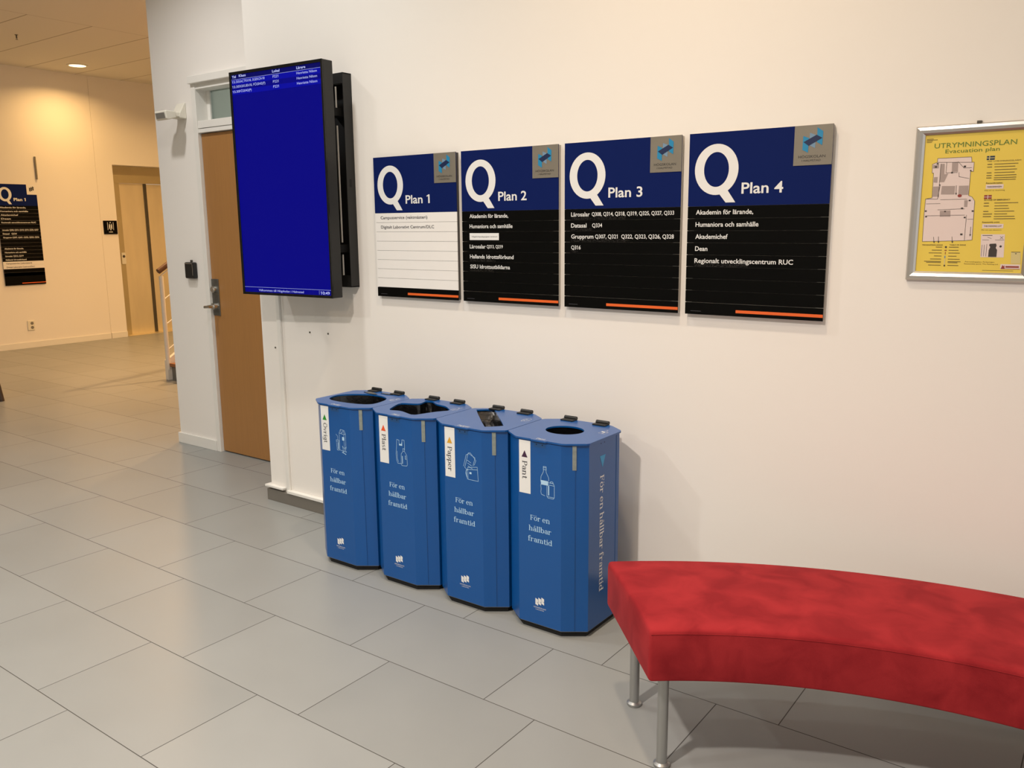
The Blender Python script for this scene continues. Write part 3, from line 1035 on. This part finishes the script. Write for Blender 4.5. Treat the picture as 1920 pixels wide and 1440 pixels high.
def pictogram(kind):
    """outline drawings about 0.1 m tall; origin at the lower left, returns (loops, thin filled loops)"""
    S = []
    w_ = .0014
    add = lambda pts, closed=False, ww=w_: S.extend(stroke(pts, ww, closed))
    if kind == 'Pant':
        add([(.014, .112), (.026, .112), (.026, .101), (.014, .101)], True)
        add([(.014, .108), (.026, .108)])
        add([(.015, .101), (.014, .092), (.004, .074), (.003, .058), (.005, .050), (.003, .040), (.005, .030), (.003, .018), (.006, .009), (.020, .006)])
        add([(.025, .101), (.026, .092), (.036, .074), (.037, .062)])
        S.append(rect(.004, .034, .045, .061))
        add([(.034, .056), (.056, .056), (.060, .048), (.060, .006), (.056, .000), (.034, .000), (.029, .006), (.029, .048)], True)
        add([(.030, .048), (.060, .048)])
        add([(.031, .005), (.058, .005)])
        S.append(rect(.034, .0385, .010, .045))
        add(ell(.049, .059, .006, .003, 10), True)
    elif kind == 'Papper':
        add([(.006, .050), (.024, .108), (.056, .094), (.046, .062)])
        add([(.006, .050), (.018, .042)])
        add([(.0, .054), (.014, .100), (.024, .104)])
        add([(.034, .110), (.060, .084), (.052, .066)])
        add([(.024, .108), (.034, .110)])
        for k in range(3):
            add([(.018 + k * .002, .080 - k * .011), (.036 + k * .003, .072 - k * .011)])
        add([(.022, .006), (.020, .052), (.066, .060), (.070, .006)], True)
        add([(.0215, .044), (.067, .050)], False, .0016)
        S.append(rect(.028, .038, .028, .036))
        for k in range(3):
            add([(.020 - k * .003, .046 - k * .004), (.012 - k * .001, .040 - k * .006), (.018, .006 + k * .001)])
    elif kind == 'Plast':
        add([(.006, .108), (.018, .106), (.018, .086), (.034, .086), (.034, .110), (.046, .110), (.048, .086), (.047, .070)])
        add([(.006, .108), (.004, .080), (.0, .050), (.002, .022), (.008, .010), (.030, .012)])
        add([(.006, .060), (.006, .030), (.012, .016)])
        S.append([(.018, .086), (.034, .086), (.034, .106), (.030, .092), (.020, .092)])
        add([(.038, .075), (.046, .075), (.046, .064), (.038, .064)], True)
        add([(.038, .064), (.028, .052), (.026, .010), (.030, .004), (.056, .006), (.060, .012), (.058, .050), (.046, .064)])
        add([(.052, .048), (.054, .032), (.049, .034), (.049, .046)], True)
        S.append(rect(.032, .0355, .012, .044))
    else:
        add([(.020, .014), (.020, .088), (.048, .084), (.048, .012)], True)
        add([(.048, .084), (.058, .088), (.058, .022)])
        add([(.020, .088), (.028, .104), (.052, .102), (.058, .088)])
        add([(.028, .104), (.034, .088), (.046, .100), (.050, .086)])
        S.append(rect(.037, .050, .058, .073))
        add([(.0, .056), (.018, .056), (.016, .012), (.004, .012)], True)
        add([(.002, .050), (.018, .050)])
        add([(.010, .056), (.010, .072), (.0, .080)])
        S.append(rect(.0095, .0135, .016, .046))
        add([(.036, .034), (.046, .024), (.060, .032), (.052, .020), (.060, .010), (.046, .012), (.040, .006), (.040, .018)], True)
        add([(.034, .006), (.056, .0)], False, .003)
    return S


def crumpled_liner(hole, seed, depth, parent):
    """a bag hung under the opening: a wall with vertical folds and a crumpled middle"""
    rnd = random.Random(seed)
    n = len(hole)
    cx = sum(p[0] for p in hole) / n
    cy = sum(p[1] for p in hole) / n
    fold = [rnd.uniform(-1, 1) for _ in range(n)]
    rings = []
    K = 14
    for k in range(K + 1):
        t = k / K
        ring = []
        for i, (px, py) in enumerate(hole):
            if t < .45:
                u = t / .45
                s = 1.05 - .10 * u + .05 * u * fold[i]
                zz = BH - .001 - depth * u
            else:
                u = (t - .45) / .55
                s = (.95 + .05 * fold[i]) * (1 - u) + .02
                zz = BH - .001 - depth * (1 - .30 * u) + .22 * depth * fold[(i + k * 5) % n] * (1 - abs(2 * u - .9)) * min(1, u * 5)
            zz = min(zz, BH - .001)
            ring.append((cx + (px - cx) * s, cy + (py - cy) * s, zz))
        rings.append(ring)
    b = B()
    b.keep = True
    b.grid(rings, 0, True, False, True)
    return b.build('bin_liner', M['liner'], parent, smooth=True)


def recycling_bin(i, name, tri, label, side):
    bn = thing('recycling_bin', label, 'bin', (BX0 + i * BDX, BY, 0), 0, 'blue recycling bins in a row along the wall')
    IN = [(u * .975, v * .975) for u, v in OUT]
    b = B()
    b.grid([[(u, v, .024) for u, v in OUT], [(u, v, BH) for u, v in OUT], [(u, v, BH) for u, v in IN], [(u, v, .024) for u, v in IN], [(u, v, .024) for u, v in OUT]], 0, True)
    body = b.build('body', M['bin'], bn)
    b = B().prismz([(u * .93, v * .93) for u, v in OUT], 0, .022)
    b.build('plinth', M['blackmat'], bn)
    B().prismz([(u * .992, v * .992) for u, v in OUT], .0222, .0252).build('bottom_rim', M['legmetal'], bn)
    # front door panel folding round the half chamfers
    a0, a1 = (-.129, -.1325), (.129, -.1325)
    ox = lambda p: (p[0], p[1] - .0028)
    lp = [a0, OUT[0], OUT[1], a1, (a1[0] + .0015, a1[1] - .0024), (OUT[1][0] + .0009, OUT[1][1] - .0028), (OUT[0][0] - .0009, OUT[0][1] - .0028), (a0[0] - .0015, a0[1] - .0024)]
    dp_ = B().prismz(lp, .026, BH - .004).build('door_panel', M['bin'], bn)
    yf = -.1628
    fr = wallframe(yf)
    pr = M['print']
    # lid
    hole = HOLES[name]
    lid = plate_with_hole('lid', LID, hole, BH, BH + .006, M['bin'], bn)
    tf = (Vector((0, 0, BH + .006)), Vector((1, 0, 0)), Vector((0, 1, 0)), Vector((0, 0, 1)))
    flat('lettering', [(p, 0) for p in serif(name, .0, -.160, .016, None, 'c')], pr, lid, tf)
    pic = pictogram(name)
    flat('pictogram', [([(.118 + p[0] * .5, .030 + p[1] * .55) for p in l], 0) for l in pic], pr, lid, tf)
    for hx in (-.078, .063):
        b = B()
        b.box(hx - .027, hx + .027, .132, .168, BH + .006, BH + .011)
        b.tube((hx - .027, .165, BH + .013), (hx + .027, .165, BH + .013), .0075, 12)
        b.box(hx - .027, hx + .027, .160, .1655, BH - .045, BH + .010)
        b.build('hinge', M['black'], bn, bevel=.001)
    crumpled_liner(hole, i + 3, {'Pant': .30, 'Papper': .035, 'Plast': .045, 'Övrigt': .06}[name], bn)
    # printed strip
    st = flat('label_strip', [(rect(-.087, -.038, .514, .7075), 0)], pr, bn, fr, .0004)
    flat('arrow', [([(-.076, .646), (-.0505, .646), (-.063, .671)], 0)], tri, st, fr, .0008)
    asc = .0225
    ln = {'Övrigt': .088, 'Plast': .070, 'Papper': .098, 'Pant': .068}[name]
    flat('lettering', [(p, 0) for p in turn(serif(name, 0, 0, asc, ln), -.0730, .634)], M['grey_text'], st, fr, .0008)
    px, pz = .003, .513
    flat('pictogram', [([(px + p[0], pz + p[1]) for p in l], 0) for l in pic], M['printlight'], dp_, fr, .0004)
    t = []
    for body_, bz_, wd in (('För en', .4185, .086), ('hållbar', .3785, .098), ('framtid', .3385, .106)):
        t += [(p, 0) for p in serif(body_, .002, bz_, .0205, wd, 'c')]
    flat('slogan', t, M['printlight'], dp_, fr, .0004)
    t = [(p, 0) for p in white_emblem(-.019, .019, .098, .137)]
    t += [(p, 0) for p in sans('HÖGSKOLAN', -.026, .0885, .0050, .052)] + [(p, 0) for p in sans('I HALMSTAD', -.018, .0815, .0036, .036)]
    flat('emblem', t, pr, dp_, fr, .0004)
    lk = flat('lock_plate', [(rect(-.023, .026, .690, .7085), 0)], M['bindark'], dp_, fr, .0004)
    flat('screw', [(ell(-.012, .700, .0025, .0025, 10), 0), (ell(.013, .700, .0025, .0025, 10), 0)], M['blackmat'], lk, fr, .0008)
    # silver sticker on the chamfer
    cv = Vector((.078, .055, 0)).normalized()
    cf = (Vector((.129, -.1325, 0)), cv, Vector((0, 0, 1)), Vector((.055, -.078, 0)).normalized())
    flat('sticker', [(rect(-.010, .004, .622, .708), 0)], M['sticker'], bn, cf, .0034)
    if side:
        sfr = (Vector((.168, 0, 0)), Vector((0, 1, 0)), Vector((0, 0, 1)), Vector((1, 0, 0)))
        flat('side_lettering', [(p, 0) for p in turn(serif('För en hållbar framtid', 0, 0, .029, .438), -.030, .585)], pr, body, sfr)
        flat('side_arrow', [([(-.034, .655), (.006, .655), (-.014, .611)], 0)], M['skyblue'], body, sfr)
        flat('screw', [(ell(-.026, .700, .0022, .0022, 8), 0), (ell(-.002, .700, .0022, .0022, 8), 0)], M['blackmat'], body, sfr)
        B().box(.168, .169, .083, .0845, .026, BH - .004).build('seam', M['bindark'], bn)
    return bn


recycling_bin(0, 'Pant', M['plum'], 'blue recycling bin marked Pant with a round hole, next to the red bench', True)
recycling_bin(1, 'Papper', M['amber'], 'blue recycling bin marked Papper with a slanted slot in its lid', False)
recycling_bin(2, 'Plast', M['orange_red'], 'blue recycling bin marked Plast with a lobed opening in its lid', False)
ov = recycling_bin(3, 'Övrigt', M['green'], 'blue recycling bin marked Övrigt with black bag folded over its lid', False)
b = B()
for pts in ([(-.100, .105), (-.080, .128), (-.045, .118), (-.010, .100), (-.020, .088), (-.060, .092)], [(-.012, .124), (.030, .120), (.058, .128), (.010, .136)]):
    b.prism(pts, lambda u, v: (u, v, BH + .0062), lambda u, v: (u, v, BH + .0085))
b.build('bag_flap', M['liner'], ov)

# ================================================================== curved red bench
bc = (-.02, -2.11)
RI, RO = 1.457, 1.923
ZB, ZT = .285, .430
A0, A1 = radians(128.8), radians(51.2)
be = thing('bench', 'curved red suede bench on slim steel legs', 'bench', (bc[0], bc[1], 0))


def section(ins):
    r0, r1, z0, z1 = RI + ins, RO - ins, ZB + ins * .6, ZT - ins
    pts = []
    R_ = .012
    for cx_, cz_, a in ((r1 - R_ * .5, z0 + R_ * .5, -90), (r1 - R_, z1 - R_, 0), (r0 + R_, z1 - R_, 90), (r0 + R_ * .5, z0 + R_ * .5, 180)):
        rr = R_ if cz_ > .36 else R_ * .5
        for k in range(5):
            t = radians(a + 90 * k / 4)
            pts.append((cx_ + rr * cos(t), cz_ + rr * sin(t)))
        if a == 0:
            for k in range(1, 8):
                u = k / 8
                pts.append((r1 - R_ + (r0 - r1 + 2 * R_) * u, z1 + .007 * sin(pi * u)))
    return pts


rings = []
N = 56
END = [(.0, .010), (.0015, .004), (.0035, .001), (.006, 0)]


def skew(r):                                # the end faces are not quite radial
    return -.0075 + .0215 * (r - RI) / (RO - RI)


for k in range(-3, N + 4):
    if k <= 0:
        da, ins = END[k + 3]
        f = da / (A0 - A1)
    elif k >= N:
        da, ins = END[N + 3 - k]
        f = 1 - da / (A0 - A1)
    else:
        ins, f = 0, .004 + .992 * k / N
    ring = []
    for r, z in section(ins):
        a = (A0 + skew(r)) + (A1 - A0 - 2 * skew(r)) * f
        ring.append((r * cos(a), r * sin(a), z))
    rings.append(ring)
b = B()
b.grid(rings, 0, True, True, True)
seat = b.build('seat', M['red'], be, smooth=True)
# stitched seam round the upper edge
b = B()
path = []
zs, rs = ZT - .012, RI - .0002
for k in range(61):
    a = A0 - .01 + (A1 - A0 + .02) * k / 60
    path.append(Vector((rs * cos(a), rs * sin(a), zs)))
for k in range(60):
    b.tube(path[k], path[k + 1], .0011, 6)
b.build('seam', M['red'], seat)
for lxx, lyy in ((-.922, -.885), (-1.126, -.661), (.882, -.885), (1.086, -.661)):
    x_, y_ = lxx - bc[0], lyy - bc[1]
    b = B()
    b.lathe([(.0148, .010), (.0148, ZB + .004)], (x_, y_, 0), 20)
    lg = b.build('leg', M['legmetal'], be, smooth=True)
    b = B()
    b.lathe([(.021, 0), (.0225, .003), (.0225, .009), (.016, .014)], (x_, y_, 0), 24)
    b.build('foot', M['legmetal'], lg, smooth=True)

# ================================================================== evacuation poster in a snap frame
pcx, pcz = -.4135, 1.504
po = thing('evacuation_poster', 'yellow evacuation plan poster in a silver frame, to the right of the Plan 4 sign', 'poster', (pcx, 0, pcz))
prof = [(0, 0), (0, -.010), (.004, -.0155), (.012, -.017), (.020, -.014), (.0255, -.009), (.0265, -.004)]
HW, HH = .1635, .2225
rings = []
for sx, sz in ((-1, -1), (1, -1), (1, 1), (-1, 1)):
    rings.append([(sx * (HW - d_), y_, sz * (HH - d_)) for d_, y_ in prof])
b = B()
rings.append(rings[0])
b.grid(rings, 0, False)
b.build('frame', M['alu'], po)
b = B().box(-HW + .004, HW - .004, -.006, -.001, -HH + .004, HH - .004)
sheet = b.build('sheet', M['poster'], po)
b = B()
b.box(-.006, .006, -.012, 0, HH, HH + .006)
b.build('hook', M['darksteel'], po)
mm = lambda pts: [(x_ / 1000, z_ / 1000) for x_, z_ in pts]
fr = wallframe(-.006)
plan = mm([(-101, 130), (-13, 130), (-11, 115), (-5, 115), (-5, 89), (-12, 90), (-12, 22), (-3, 18), (5, 6), (7, -104), (-13, -106), (-125, -109), (-126, -27), (-125, 15), (-108, 18), (-109, 89), (-113, 89), (-114, 114), (-101, 119)])
it = [(plan, 0, 0)]
for g in ([(-92, 114), (-81, 114), (-79, 62), (-92, 62)], [(-62, 117), (-46, 118), (-45, 90), (-61, 90)], [(-107, 50), (-91, 50), (-91, 21), (-107, 21)], [(-84, 51), (-49, 50), (-49, 26), (-85, 27)],
          [(-39, 50), (-14, 50), (-13, 24), (-39, 24)], [(-84, -20), (-56, -19), (-55, -37), (-83, -37)], [(-107, 77), (-97, 77), (-97, 61), (-107, 62)], [(-22, 9), (-13, 9), (-13, -10), (-21, -10)], [(-81, 84), (-70, 86), (-79, 62)], [(-112, 112), (-96, 112), (-96, 102), (-112, 102)]):
    it.append((mm(g), 1, .0002))
for l in ([(-101, 119), (-11, 115)], [(-125, 15), (-93, 14), (-89, 51)], [(-85, 12), (-15, 12)], [(-10, -45), (5, -45)], [(-122, 1), (-85, 1)], [(-42, 88), (-41, 76), (-15, 70)], [(-119, -34), (-18, -33)], [(-13, -33), (-13, -106)], [(-90, -17), (-20, -15)], [(-76, 118), (-76, 88), (-46, 88)], [(-46, 118), (-30, 100), (-10, 100)], [(-91, 20), (-91, 114)]):
    it += [(p, 2, .0004) for p in stroke(mm(l), .0009)]
it += [(p, 2, .0004) for p in stroke(plan, .0009, True)]
for l in ([(-95, -96), (-93, -112)], [(-82, -95), (-81, -112)], [(-46, -95), (-44, -112)], [(1, -67), (1, -92)], [(-46, 51), (-45, 26)]):
    it += [(p, 2, .0004) for p in stroke(mm(l), .0011)]
    e_ = l[1]
    it.append((mm([(e_[0] - 2.4, e_[1] + 4), (e_[0] + 2.4, e_[1] + 4), (e_[0], e_[1] - 2)]), 2, .0004))
for cx_, cz_, r_ in ((-104, 106, 3), (-100, 115, 2.5), (-28, 104, 3), (-12, 92, 2), (-60, 88, 2.5), (-122, -20, 2.5), (-120, -36, 2.5), (-17, -40, 2.5), (-8, 8, 2.5), (2, -22, 2.5), (-26, -14, 2.8), (-70, -22, 2.2), (-90, 54, 2), (-22, -88, 3)):
    it.append((mm(rect(cx_ - r_, cx_ + r_, cz_ - r_ * .8, cz_ + r_ * .8)), 2, .0006))
flat('floor_plan', it + [(ell(-.035, .022, .0055, .0042, 16), 3, .0007)], [M['poster_pink'], M['poster_grey'], M['poster_dark'], M['poster_brick']], sheet, fr, .0004)
t = [(p, 0) for p in sans('UTRYMNINGSPLAN', -.112, .1588, .0135, .209, 0.0)] + [(p, 0) for p in sans('Evacuation plan', -.082, .1435, .0105, .138, 0.0)]
flat('title', t, M['poster_green'], sheet, fr)
t = []
ln = lambda x0, x1, z_, h=1.5: t.append((mm(rect(x0, x1, z_ - h / 2, z_ + h / 2)), 0))
t += [(p, 0) for p in sans('VID UTRYMNINGSLARM', .028, .1135, .0036, .083, 0.0)]
for x0, x1, x2, x3, z_ in ((29, 41, 46, 105, 107), (29, 41, 47, 98, 99.5), (0, 0, 48, 103, 91.5), (29, 41, 48, 98, 83.5), (29, 42, 49, 103, 76), (29, 42, 48, 103, 69.5), (0, 0, 48, 102, 64), (29, 42, 55, 114, -.5), (29, 42, 56, 90, -8.5), (0, 0, 56, 93, -16), (29, 42, 57, 106, -23.5), (29, 52, 57, 89, -31), (29, 50, 57, 108, -38), (0, 0, 57, 110, -44.5)):
    if x1:
        ln(x0, x1, z_, 1.8)
    ln(x2, x3, z_, 1.5)
t += [(p, 0) for p in sans('Återsamlingsplats:', .029, .0535, .0034, .042, .02)]
t += [(p, 0) for p in sans('Följ vid ny utrymning', .028, .0335, .0030, .050, .0)]
t += [(p, 0) for p in sans('IN CASE OF EMERGENCY', .029, .0065, .0036, .065, .02)]
t += [(p, 0) for p in sans('Reassembly point:', .029, -.0555, .0034, .044, .02)]
t += [(p, 0) for p in sans('Do not use elevators', .029, -.0770, .0030, .050, .0)]
t += [(p, 0) for p in sans('TECKENFÖRKLARING', -.125, -.1205, .0030, .056, .02)] + [(p, 0) for p in sans('TABLE OF SIGNS', -.051, -.1200, .0030, .043, .02)]
for z_, a_, c_ in ((-125, 17, 26), (-134, 27, 26), (-142, 35, 30), (-151, 20, 22), (-160, 30, 31), (-167, 46, 34), (-170, 40, 26), (-178, 34, 29)):
    ln(-70 - a_, -70, z_)
    ln(-52, -52 + c_, z_)
t += [(p, 0) for p in sans('Återsamlingsplats: Parkeringen', -.007, -.1680, .0030, .076, .0)] + [(p, 0) for p in sans('Reassembly point: The Parking Lot', -.008, -.1740, .0030, .087, .0)]
for k, (x1, z_) in enumerate(((-116, 186), (-105, 183), (-118, 180), (-120, 176.5))):
    ln(-134, x1, z_, 1.2)
ln(40, 118, -190.5, .9)
flat('small_print', t, M['poster_ink'], sheet, fr)
PM = [M['poster_pink'], M['poster_dark'], M['poster_brick'], M['paleblue'], M['flagyellow']]
flat('answer_box', [(mm(rect(30, 74, 39, 51)), 0)] + [(p, 1, .0003) for p in sans('PARKERINGEN', .034, .0428, .0036, .036, .02)], PM, sheet, fr, .0004)
flat('answer_box', [(mm(rect(30, 83, -71, -59)), 0)] + [(p, 1, .0003) for p in sans('THE PARKING LOT', .034, -.0668, .0036, .045, .02)], PM, sheet, fr, .0004)
it = [(mm([(29, -88), (89, -88), (91, -153), (32, -153)]), 0), (mm([(53, -115), (69, -114), (71, -120), (69, -126), (73, -132), (73, -152), (52, -152), (52, -133), (55, -124), (52, -119)]), 1, .0002)]
for l in ([(78, -94), (85, -101)], [(85, -94), (78, -101)], [(34, -104), (50, -104)], [(66, -104), (88, -104)], [(34, -118), (34, -150)], [(40, -118), (40, -150)], [(46, -116), (46, -150)], [(46, -96), (56, -100)]):
    it += [(p, 1, .0003) for p in stroke(mm(l), .0009)]
it += [(mm(rect(33, 58, -92, -90.5)), 1, .0003), (ell(.081, -.122, .003, .003, 12), 1, .0003)]
flat('site_map', it, PM, sheet, fr, .0004)
it = [(mm(rect(85, 134, -186, -172)), 0), (mm([(87, -184), (90, -174), (93, -178), (95, -175), (96, -184)]), 2, .0003), (mm(rect(98, 131, -181.5, -177)), 2, .0003), (mm(rect(86, 133, -185.5, -184.3)), 2, .0003)]
flat('fire_mark', it, PM, sheet, fr, .0004)
flat('red_flag', [(mm(rect(28, 47, 11, 22)), 2), (mm(rect(28, 47, 15.8, 17.2)), 0, .0002), (mm(rect(36.8, 38.2, 11, 22)), 0, .0002)], PM, sheet, fr, .0004)
it = [(ell(-.060, -.125, .003, .0028, 12), 1, .0002), (mm(rect(-63, -57, -135.5, -133)), 2, .0002), (mm(rect(-61, -59.5, -146, -139)), 2, .0002), (mm(rect(-62, -59, -157, -150)), 3, .0002), (mm(rect(-62, -59, -176, -159)), 4, .0001), (mm(rect(-62, -58, -181, -177)), 1, .0002)]
flat('legend_symbols', it, PM, sheet, fr, .0004)
it = [(mm([(108, -137), (132, -137), (134, -170), (110, -170)]), 4, 0), (mm(rect(109, 131, -138.5, -137)), 1, .0002), (mm([(118, -141), (123, -141), (120.5, -144)]), 1, .0002)]
flat('corner_tab', it, PM, sheet, fr, .0004)
it = [(mm(rect(26, 46, 119, 130)), 0), (mm(rect(26, 46, 123.6, 125.4)), 1, .0002), (mm(rect(32, 34, 119, 130)), 1, .0002)]
flat('flag', it, [M['flagblue'], M['flagyellow']], sheet, fr, .0004)

# ================================================================== small things on the walls
md = thing('motion_detector', 'white motion detector on a bracket above the door frame side', 'detector', (-4.935, RY, 2.17))
b = B()
b.prism([(0, .048), (-.012, .046), (-.046, -.016), (-.054, -.034), (-.048, -.046), (0, -.047)], lambda u, v: (-.042, u, v), lambda u, v: (.042, u, v))
b.build('bracket', M['cream'], md, bevel=.004)
b = B()
b.prism([(-.035, -.012), (-.035, -.040), (-.105, -.040), (-.105, -.016)], lambda u, v: (-.040, u, v), lambda u, v: (.040, u, v))
b.build('arm', M['cream'], md, bevel=.004)
b = B()
b.prism([(-.085, -.012), (-.150, -.010), (-.158, -.016), (-.150, -.060), (-.138, -.066), (-.085, -.050)], lambda u, v: (-.058, u, v), lambda u, v: (.062, u, v))
hd = b.build('head', M['cream'], md, bevel=.005)
b = B()
b.prism([(-.1580, -.024), (-.1516, -.056), (-.150, -.056), (-.1564, -.024)], lambda u, v: (-.046, u - .0004, v), lambda u, v: (.048, u - .0004, v))
b.build('sensor_window', M['stair_grey'], hd)

cr = thing('card_reader', 'small black card reader on the white wall left of the wooden door', 'reader', (-4.95, RY, 1.185))
B().box(-.050, .050, -.030, 0, -.052, .052).build('housing', M['black'], cr, bevel=.008)
b = B()
for p in stroke([(-.044, .044), (.034, .044), (.038, .038), (.038, -.030)], .004):
    b.prism(p, lambda u, v: (u, -.0300, v), lambda u, v: (u, -.0308, v))
b.build('silver_line', M['chrome'], cr)
B().box(-.006, .004, -.012, 0, .052, .066).build('cable_entry', M['darksteel'], cr)

so = thing('wall_socket', 'white double wall socket low on the far corridor wall', 'socket', (FX, 2.163, .278), pi / 2)
B().box(-.042, .042, -.012, 0, -.060, .060).build('plate', M['cream'], so, bevel=.004)
for zz in (.026, -.026):
    b = B()
    b.tube((.010, -.0122, zz), (.010, -.0128, zz), .019, 16)
    b.build('socket_hole', M['stair_grey'], so)

ls = thing('lift_sign', 'small square black lift pictogram sign beside the lift doors', 'sign', (FX, 3.306, 1.471), pi / 2)
pn = B().box(-.092, .092, -.008, .004, -.088, .088).build('panel', M['sign_black'], ls, bevel=.001)
it = [(rect(-.042, -.036, -.035, .068), 0), (rect(.036, .042, -.035, .068), 0), (rect(-.024, .024, -.018, -.012), 0)]
for cx_ in (-.013, .013):
    it += [(ell(cx_, .040, .006, .006, 10), 0), (rect(cx_ - .008, cx_ + .008, -.010, .032), 0)]
it += [([(-.012, .058), (.012, .058), (0, .072)], 0), ([(-.012, -.026), (.012, -.026), (0, -.040)], 0)]
it += [(p, 0) for p in sans('HISS', -.026, -.066, .013, .052, .02)]
flat('pictogram', it, M['print'], pn, wallframe(-.008))

bar = thing('wall_bar', 'thin dark vertical bar on the far wall above the tall directory sign', 'bar', (FX, 2.422, 2.06), pi / 2)
B().box(-.009, .009, -.020, 0, .0, .272).build('rod', M['sign_grey'], bar, bevel=.003)

for k, (x_, z_, lab) in enumerate(((-3.317, .937, 'dark wall screw under the display, nearer the door'), (-3.183, .939, 'dark wall screw under the display, nearer the directory signs'), (-3.593, .839, 'dark wall screw on the wall edge beside the white cable duct'))):
    b = B()
    b.lathe([(.0045, 0), (.0045, .003), (.002, .0045)], (0, 0, 0), 12)
    o = b.build('wall_screw', M['darksteel'], None, smooth=True, loc=(x_, 0, z_))
    o.rotation_euler = (pi / 2, 0, 0)
    tag(o, lab, 'screw', 'screws left in the wall')

dlg = thing('downlight', 'round recessed downlight glowing in the corridor ceiling', 'lamp', (-10.48, 2.745, CEIL))
b = B()
b.lathe([(.090, -.001), (.118, -.001), (.118, -.006), (.096, -.010), (.090, -.004)], (0, 0, 0), 36)
b.v = b.v
b.build('trim_ring', M['trim'], dlg, smooth=True)
B().lathe([(.091, -.0075), (.06, -.010), (.001, -.011)], (0, 0, 0), 36).build('lens', M['lens'], dlg, smooth=True)

spk = thing('ceiling_sprinkler', 'small metal sprinkler head hanging from the corridor ceiling', 'sprinkler', (-9.335, 1.545, CEIL))
B().lathe([(.016, 0), (.016, -.003), (.007, -.006), (.007, -.030), (.005, -.034)], (0, 0, 0), 16).build('body', M['darksteel'], spk, smooth=True)
B().lathe([(.012, -.046), (.012, -.048)], (0, 0, 0), 16).build('deflector', M['darksteel'], spk)
b = B()
b.tube((-.008, 0, -.03), (-.010, 0, -.047), .0022, 8)
b.tube((.008, 0, -.03), (.010, 0, -.047), .0022, 8)
b.build('yoke', M['darksteel'], spk)

# ================================================================== staircase at the corridor
stc = thing('staircase', 'staircase with oak treads and a white railing behind the wall end', 'staircase', (-7.57, 1.78, 0))
RISE, RUN, SWD, NS = .165, .27, 1.25, 8
for sx in (0, SWD):
    lp = [(-.0, 0), (.22, 0), (.22 + RUN * NS, RISE * NS - .02), (RUN * NS, RISE * NS + .19), (0, .195)]
    B().prism(lp, lambda u, v: (sx, u, v), lambda u, v: (sx + .045, u, v)).build('stringer', M['trim'], stc, bevel=.003)
for k in range(NS):
    B().box(.046, SWD - .001, .02 + k * RUN, .02 + (k + 1) * RUN + .02, (k + 1) * RISE - .032, (k + 1) * RISE).build('tread', M['wood'], stc, bevel=.004)
    B().box(.046, SWD - .001, .045 + k * RUN, .055 + k * RUN, k * RISE + .0, (k + 1) * RISE - .032).build('riser', M['stair_grey'], stc)
sl_ = RISE / RUN
for k, yy in enumerate((.02, 1.10, 2.10)):
    z0 = .19 + sl_ * yy if k else .10
    B().tube((.030, yy, z0), (.030, yy, 1.005 + sl_ * max(0, yy - .02)), .021, 12).build('post', M['trim'], stc, smooth=True)
for off in (.08, .325, .565, .80):
    B().tube((.030, .02, .21 + off), (.030, 2.12, .21 + off + sl_ * 2.10), .006, 8).build('rail_bar', M['trim'], stc, smooth=True)
B().tube((.030, -.005, 1.050), (.030, 2.15, 1.050 + sl_ * 2.15), .026, 14).build('handrail', M['handrail'], stc, smooth=True)

# ================================================================== stool at the edge of the picture
fx_, fy_ = -7.815, .385
stl = thing('stool', 'dark wooden stool out on the corridor tiles, only a leg tip showing', 'stool', (fx_ - .17, fy_ - .10, 0))
B().lathe([(.150, .420), (.158, .428), (.158, .446), (.150, .452)], (0, 0, 0), 32).build('seat', M['darkwood'], stl, smooth=True)
for k in range(4):
    a = radians(30 + 90 * k)
    B().tube((.197 * cos(a), .197 * sin(a), 0), (.130 * cos(a), .130 * sin(a), .424), .021, 12).build('leg', M['darkwood'], stl, smooth=True)
bpy.context.view_layer.update()
